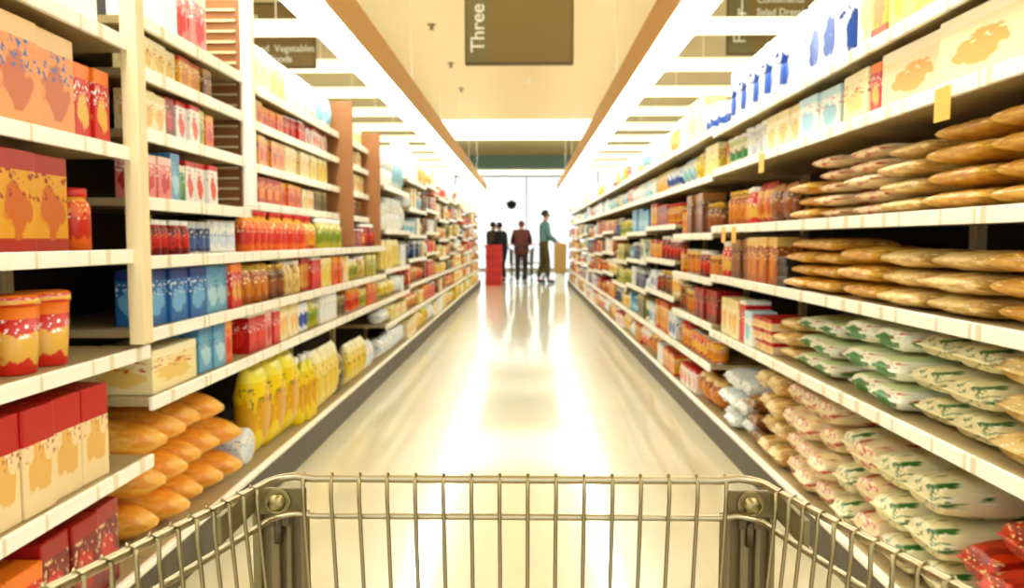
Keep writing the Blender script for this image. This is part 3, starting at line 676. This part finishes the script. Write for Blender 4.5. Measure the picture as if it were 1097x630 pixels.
# ------------------------------------------------------------------ shopping cart
def cart(loc, rz, label, detail=True):
    t = empty('shopping_cart', loc, rz)
    yf, zf, xl, xr = .814, H-.25, -.262, .240      # front top rail
    yb, zb, xbl, xbr = -.02, H-.165, -.337, .318   # rear end of the side rails
    def railp(u, side, drop=0):
        a = (xl, yf, zf) if side < 0 else (xr, yf, zf); c = (xbl, yb, zb) if side < 0 else (xbr, yb, zb)
        return Vector((a[0]+(c[0]-a[0])*u, a[1]+(c[1]-a[1])*u, a[2]+(c[2]-a[2])*u-drop))
    def loop(drop, inset=0.0):
        P = []
        for u in (1, .8, .6, .4, .2, .06): p = railp(u, -1, drop); p.x += inset; P.append(p)
        for k in range(1, 5):
            a = pi/2*k/5; q = railp(.045, -1, drop); P.append(Vector((q.x+inset+.035*(1-cos(a)), q.y+.035*sin(a), q.z)))
        P.append(Vector((xl+.04, yf, zf-drop)))
        for k in range(1, 8): P.append(Vector((xl+.04+(xr-xl-.08)*k/8, yf, zf-drop)))
        P.append(Vector((xr-.04, yf, zf-drop)))
        for k in range(4, 0, -1):
            a = pi/2*k/5; q = railp(.045, 1, drop); P.append(Vector((q.x-inset-.035*(1-cos(a)), q.y+.035*sin(a), q.z)))
        for u in (.06, .2, .4, .6, .8, 1): p = railp(u, 1, drop); p.x -= inset; P.append(p)
        return P
    b = NB(); tube(b, loop(0), .0042, 10); obj('top_rail', b, M_RAILW, t)
    b = NB(); tube(b, loop(.040), .0034, 8); obj('second_rail', b, M_RAILW, t)
    zb0 = .47; tap = .035
    b = NB(); x = -.246+.0293*.45
    while x < .225:   # front upright wires, hooked over the top rail
        tube(b, [(x, yf+.004, zf-.004), (x, yf-.0005, zf+.0052), (x, yf-.006, zf+.001), (x, yf-.0062, zf-.02), (x*.97, yf-.012, zf-.12), (x*.9, yf-.10, zb0)], .0021, 6); x += .0293
    for dz in (.13, .21, .29):
        k = 1-.1*dz/.36; tube(b, [(xl*k+.02, yf-.012-.25*(dz-.12 if dz > .12 else 0)-.003, zf-dz), (xr*k-.02, yf-.012-.25*(dz-.12)-.003, zf-dz)], .0026, 6)
    obj('front_wire_panel', b, M_WIRE, t)
    for s in (-1, 1):
        b = NB(); u = .075
        while u < .99:
            p = railp(u, s); i = -s
            tube(b, [p+Vector((-i*.004, 0, -.004)), p+Vector((0, 0, .0052)), p+Vector((i*.006, 0, .001)), p+Vector((i*.0065, 0, -.02)), p+Vector((i*.02, 0, -.18)), Vector((p.x*.86, p.y*.9+.0, zb0))], .0018, 6); u += .0345
        for dz in (.13, .22, .31):
            tube(b, [railp(.05, s, dz)+Vector((-s*.018*dz/.18, -.02, 0)), railp(1, s, dz)+Vector((-s*.018*dz/.18, 0, 0))], .0026, 6)
        obj('side_wire_panel', b, M_WIRE, t)
    b = NB()
    for k in range(16): xx = -.25+.033*k; tube(b, [(xx*.86, yf-.09, zb0), (xx, yb, zb0-.02)], .0022, 6)
    for k in range(7): yy = yf-.09-.12*k; tube(b, [(-.24-.005*k, yy, zb0-.004-.002*k), (.23+.005*k, yy, zb0-.004-.002*k)], .003, 6)
    obj('basket_floor', b, M_WIRE, t)
    # front posts: ribbed channels with a wrap-round bracket and a bolt
    for s, x0, x1 in ((-1, -.291, -.233), (1, .206, .262)):
        b = NB(); yy = yf+.014
        bx(b, x0, x1, yy, yy+.004, .18, zf-.040)
        for (a, c) in ((0, .16), (.34, .50), (.62, .72), (.88, 1.0)):
            bx(b, x0+(x1-x0)*a, x0+(x1-x0)*c, yy-.010, yy, .18, zf-.040, bev=.0025)
        obj('front_post', b, M_BRACK, t)
        b = NB(); z0, z1 = zf-.0405, zf-.012
        bx(b, x0+.002, x1, yf+.0045, yf+.009, z0, z1, bev=.0015)
        xo = x0 if s < 0 else x1
        bx(b, (xo-.003), (xo+.003), yf-.085, yf+.009, z0+.002, z1+.001, bev=.0012)
        if s < 0: pass
        br = obj('corner_bracket', b, M_BRACK, t)
        b = NB(); cxp = (x0+x1)/2
        lathe(b, [(.003, -.012), (.0085, -.010), (.010, -.004), (.010, 0)], 6)
        lathe(b, [(.0135, 0), (.0135, .002)], 16)
        me = to_mesh('bolt', b, M_BOLT); me.transform(Matrix.Translation((cxp, yf+.0005, (z0+z1)/2+.001)) @ Matrix.Rotation(-pi/2, 4, 'X') ); 
        link('bolt', me, br)
        b = NB(); bx(b, cxp-.012, cxp+.012, yf+.001, yf+.0045, z0-.012, z0-.002, bev=.0012); tube(b, [(cxp, yf+.002, z0-.004), (cxp, yf+.002, z0-.03)], .0045, 8)
        obj('wire_clip', b, mat('dark_steel', '584c34', .4, .8), br)
    # lower frame
    b = NB()
    for s in (-1, 1):
        xx = -.262 if s < 0 else .234
        tube(b, [(xx, yf+.016, .20), (xx, yf-.05, .17), (xx*1.08, .1, .19), (xx*1.15, -.12, .30), (xx*1.18, -.16, .92)], .011, 10)
    for yy in (.72, .15): tube(b, [(-.27, yy, .18), (.245, yy, .18)], .009, 8)
    obj('lower_frame', b, M_METAL, t)
    b = NB(); tube(b, [(-.36, -.17, .93), (-.36, -.21, .96), (.34, -.21, .96), (.34, -.17, .93)], .014, 12); obj('handle', b, M_REDLID, t)
    for (xx, yy) in ((-.262, .78), (.234, .78), (-.285, .02), (.255, .02)):
        b = NB(); 
        for q in (-1, 1): bx(b, xx+q*.016-.002, xx+q*.016+.002, yy-.02, yy+.02, .05, .145)
        bx(b, xx-.018, xx+.018, yy-.02, yy+.02, .145, .165)
        c = obj('caster_fork', b, M_METAL, t)
        b = NB(); lathe(b, [(.02, -.012), (.058, -.012), (.0615, -.006), (.0615, .006), (.058, .012), (.02, .012)], 22)
        me = to_mesh('wheel', b, mat('grey_rubber', '4c4840', .6)); me.transform(Matrix.Translation((xx, yy, .062)) @ Matrix.Rotation(pi/2, 4, 'Y')); link('wheel', me, c)
    tag(t, label, 'shopping cart'); return t
cart((0, 0, 0), 0, 'empty chromed wire shopping cart standing in front of the camera')

# ------------------------------------------------------------------ people at the end of the aisle
def skin_mesh(name, joints, edges, mtl, parent, sub=1, root=0):
    me = bpy.data.meshes.new(name); me.from_pydata([j[0] for j in joints], edges, []); me.materials.append(mtl)
    o = link(name, me, parent)
    md = o.modifiers.new('Skin', 'SKIN'); md.use_smooth_shade = True
    sv = me.skin_vertices[0].data
    for i, j in enumerate(joints):
        r = j[1]; sv[i].radius = r if isinstance(r, tuple) else (r, r)
        sv[i].use_root = (i == root)
    s = o.modifiers.new('Sub', 'SUBSURF'); s.levels = sub; s.render_levels = sub
    return o
def person(loc, rz, h, lean, head_dir, armL, armR, top, legs, hair, label, stride=.12, coat=0, shoes='201810', bulk=1.0):
    """faces +y in its own frame. armL/armR: (elbow, wrist) offsets from the shoulder"""
    k = h/1.75; t = empty('person', loc, rz)
    V = lambda x, y, z: Vector((x*k, y*k, z*k))
    pel = V(0, 0, .95); ch = V(0, lean*.38, 1.33-.10*abs(lean)); nk = V(0, lean*.52+.0, 1.48-.18*abs(lean)); hd = nk+V(0, .03+lean*.12, .14)
    wst = (pel+ch)/2
    M_SKIN = mat('skin', 'c08c6c', .55)
    J = [(pel, (.13*k, .10*k)), (wst, (.12*k, .095*k)), (ch, (.15*k, .105*k)), (nk, .052*k), (nk+(hd-nk)*.5, .07*k), (hd, (.078*k, .092*k)), (hd+V(0, 0, .07), (.06*k, .07*k))]
    Ed = [(0, 1), (1, 2), (2, 3), (3, 4), (4, 5), (5, 6)]
    hn = V(head_dir[0], head_dir[1], 0); J.append((hd+hn*.095+V(0, 0, -.005), .014*k)); Ed.append((5, 7))
    hips = {}; sh = {}
    legsJ = {}
    for s in (-1, 1):
        a = len(J)
        st = stride*s
        P = [V(s*.09, 0, .90), V(s*.095, .03+st*.5, .49), V(s*.095, -.02+st, .09), V(s*.10, .11+st, .035)]
        for p, r in zip(P, (.085, .055, .038, .030)): J.append((p, r*k))
        Ed += [(0, a), (a, a+1), (a+1, a+2), (a+2, a+3)]
        legsJ[s] = P
        so = ch+V(s*.17, 0, .07); el, wr = (armL if s < 0 else armR)
        e = so+V(*el); w = so+V(*wr); a = len(J)
        d = (w-e).normalized(); pm = w+d*.075*k
        side = d.cross(Vector((1, 0, 0))).normalized()
        for p, r in ((so, .052), (e, .040), (w, .026), (pm, .030)): J.append((p, r*k))
        Ed += [(2, a), (a, a+1), (a+1, a+2), (a+2, a+3)]
        for f in range(4):
            q = len(J); base = pm+side*(f-1.5)*.019*k
            ln = (.075, .085, .08, .062)[f]*k
            J.append((base+d*.03*k, .0085*k)); J.append((base+d*(.03*k+ln*.6)+V(-s*.012, 0, 0), .0075*k)); J.append((base+d*(.02*k+ln)+V(-s*.03, 0, 0), .0065*k))
            Ed += [(a+3, q), (q, q+1), (q+1, q+2)]
        q = len(J); J.append((w+d*.03*k+side*.035*k, .011*k)); J.append((w+d*.07*k+side*.05*k, .009*k)); Ed += [(a+2, q), (q, q+1)]
        sh[s] = (so, e, w)
    skin_mesh('body', J, Ed, M_SKIN, t, 1)
    # jacket or shirt
    B = bulk
    J = [(pel+V(0, 0, -.12-coat), (.165*k*B, .13*k*B)), (wst, (.15*k*B, .12*k*B)), (ch, (.18*k*B, .13*k*B)), (nk+V(0, 0, -.03), .075*k)]
    Ed = [(0, 1), (1, 2), (2, 3)]
    for s in (-1, 1):
        a = len(J); so, e, w = sh[s]
        J += [(so, .075*k*B), (e, .058*k*B), (w, .042*k*B)]; Ed += [(2, a), (a, a+1), (a+1, a+2)]
    skin_mesh('jacket', J, Ed, mat('cloth_'+top, top, .85, noise=.15, nscale=20), t, 1)
    J = [(pel, (.145*k, .12*k)), (pel+V(0, 0, .14), (.135*k, .105*k))]; Ed = [(0, 1)]
    for s in (-1, 1):
        a = len(J); P = legsJ[s]; J += [(P[0], .10*k), (P[1], .075*k), (P[2]+V(0, 0, .02), .062*k)]; Ed += [(0, a), (a, a+1), (a+1, a+2)]
    skin_mesh('trousers', J, Ed, mat('cloth_'+legs, legs, .85, noise=.12, nscale=20), t, 1)
    for s in (-1, 1):
        P = legsJ[s]; J = [(P[2]+V(0, -.03, -.035), .045*k), (P[3]+V(0, -.03, .005), .042*k), (P[3]+V(0, .05, 0), .034*k)]
        skin_mesh('shoe', J, [(0, 1), (1, 2)], mat('leather_'+shoes, shoes, .4), t, 1)
    b = NB(); bmesh.ops.create_icosphere(b, subdivisions=3, radius=1)
    c = hd+V(0, -.012, .035)-hn*.02
    for v in b.verts:
        p = v.co.copy()
        fr = p.dot(Vector((head_dir[0], head_dir[1], 0)))
        cut = .35 if fr > .3 else -.75
        p.z = max(p.z, cut+.0*fr)
        v.co = Vector((c.x+p.x*.088*k, c.y+p.y*.102*k, c.z+p.z*.098*k))
    for f in b.faces: f.smooth = True
    obj('hair', b, mat('hair_'+hair, hair, .7, noise=.2, nscale=60), t)
    # eyes and mouth
    sd = Vector((-head_dir[1], head_dir[0], 0))
    b = NB()
    for s in (-1, 1):
        q = hd+hn*.082+sd*s*.03*k+V(0, 0, .022); bmesh.ops.create_icosphere(b, subdivisions=1, radius=.010*k, matrix=Matrix.Translation(q))
    obj('eyes', b, mat('eye_dark', '201810', .3), t)
    tag(t, label, 'person'); return t
down = ((.0, -.02, -.28), (.0, .03, -.53))
push = ((.02, .10, -.25), (.0, .34, -.33))
def pxy(px, Z): return (px-VX)*Z/F
person((pxy(582.5, 19.9), 19.9, 0), -pi/2+.25, 1.84, .05, (0, 1), ((-.02, .06, -.27), (.0, .25, -.38)), ((.02, .05, -.27), (.02, .24, -.40)), '5c8488', '54481c', '2c2018', 'man standing side-on in a teal shirt and olive-brown trousers', stride=.09, bulk=1.1)
person((pxy(558.5, 18.9), 18.9, 0), 0, 1.62, .42, (0, 1), ((-.06, .08, -.25), (-.02, .33, -.30)), ((.06, .08, -.25), (.02, .33, -.30)), '4a140a', '241010', '5c2414', 'person seen from behind in a maroon-brown jacket and dark trousers', stride=.03, coat=.12, bulk=1.35)
person((pxy(539.5, 20.6), 20.6, 0), pi*.35, 1.58, .22, (0, 1), push, push, '181c28', '282838', '181410', 'person in a black jacket bending beside the red crates', stride=.08, coat=.05, bulk=1.3)
person((pxy(526, 21.7), 21.7, 0), -pi*.3, 1.60, .12, (0, 1), down, ((.02, .08, -.26), (.0, .3, -.3)), '4c3c38', '383040', '241814', 'person in a grey-brown jacket standing behind the red crates', stride=.05, bulk=1.25)

# ------------------------------------------------------------------ stack of red crates, distant cart, cardboard display
M_RED = mat('red_crate_plastic', 'c82010', .45, noise=.12, nscale=8)
def crate():
    b = NB(); w, d, h = .18, .16, .185
    bx(b, -w, w, -d, d, 0, .012)
    bx(b, -w+.004, w-.004, -d+.012, -d+.016, 0, .18, mi=1); bx(b, -w+.004, w-.004, d-.016, d-.012, 0, .18, mi=1)
    for (a, c) in ((-1, 0), (1, 0), (0, -1), (0, 1)):
        for (z0, z1) in ((0, .03), (.06, .085), (.115, .14), (.165, .19)):
            if a: bx(b, a*w-.006, a*w+.006, -d, d, z0, z1)
            else: bx(b, -w, w, c*d-.006, c*d+.006, z0, z1)
    for sx in (-1, 1):
        for sy in (-1, 1): bx(b, sx*w-.012, sx*w+.012, sy*d-.012, sy*d+.012, 0, .19)
    for xx in (-.09, 0, .09):
        for sy in (-1, 1): bx(b, xx-.01, xx+.01, sy*d-.006, sy*d+.006, 0, .19)
    return to_mesh('crate', b, [M_RED, mat('dark_red_plastic', '780c08', .5)])
CM = crate(); first = None
for i in range(5):
    o = link('plastic_crate', CM) if first is None else first.copy()
    if first is None: first = o
    else: C.objects.link(o)
    o.location = (pxy(529, 18.8), 18.8, .0+i*.193); o.rotation_euler = (0, 0, (-.03, .02, .04, -.02, .01)[i])
    tag(o, '%s slatted red crate in the stack at the aisle end' % ['bottom', 'second from bottom', 'middle', 'second from top', 'top'][i], 'crate', 'red crates in a stack')
cart((pxy(558.5, 18.9)+.01, 19.78, 0), .0, 'grey wire shopping cart pushed by the person in the maroon-brown jacket')
cart((pxy(571, 21.9), 21.0, 0), -.1, 'far shopping cart between the two standing shoppers')
t = empty('display_bin', (pxy(600, 19.6), 19.6, 0))
b = NB(); bx(b, -.15, .15, -.15, .15, .27, .98, bev=.006); obj('cardboard_sleeve', b, mat('brown_cardboard', 'b48c4c', .8, noise=.1), t)
b = NB(); bx(b, -.11, .11, -.11, .11, 0, .27, bev=.01); obj('white_base', b, M_WHITE, t)
b = NB(); bx(b, -.155, .155, -.155, .155, .98, 1.0); obj('rim', b, mat('light_cardboard', 'd0ac6c', .8), t)
tag(t, 'brown cardboard display on a white base beside the last right shelves', 'display')

# ------------------------------------------------------------------ camera, world, view
w = bpy.data.worlds.new('daylight'); scn.world = w; w.use_nodes = True
bg = w.node_tree.nodes['Background']; bg.inputs[0].default_value = (.97, 1.0, .98, 1); bg.inputs[1].default_value = .8
cam = bpy.data.cameras.new('camera'); co = bpy.data.objects.new('camera', cam); C.objects.link(co)
cam.sensor_width = 36; cam.lens = F/1097*36; cam.clip_start = .02; cam.clip_end = 200
cam.dof.use_dof = True; cam.dof.focus_distance = .84; cam.dof.aperture_fstop = 8
co.location = (0, 0, H)
co.rotation_euler = (pi/2-math.atan((315-VY)/F), 0, math.atan((VX-548.5)/F))
scn.camera = co
vs = scn.view_settings; vs.view_transform = 'Standard'; vs.look = 'None'; vs.exposure = 1.2; vs.gamma = 1; vs.use_curve_mapping = False
cy = scn.cycles; cy.max_bounces = 6; cy.diffuse_bounces = 4; cy.glossy_bounces = 3; cy.transparent_max_bounces = 8; cy.sample_clamp_indirect = 8
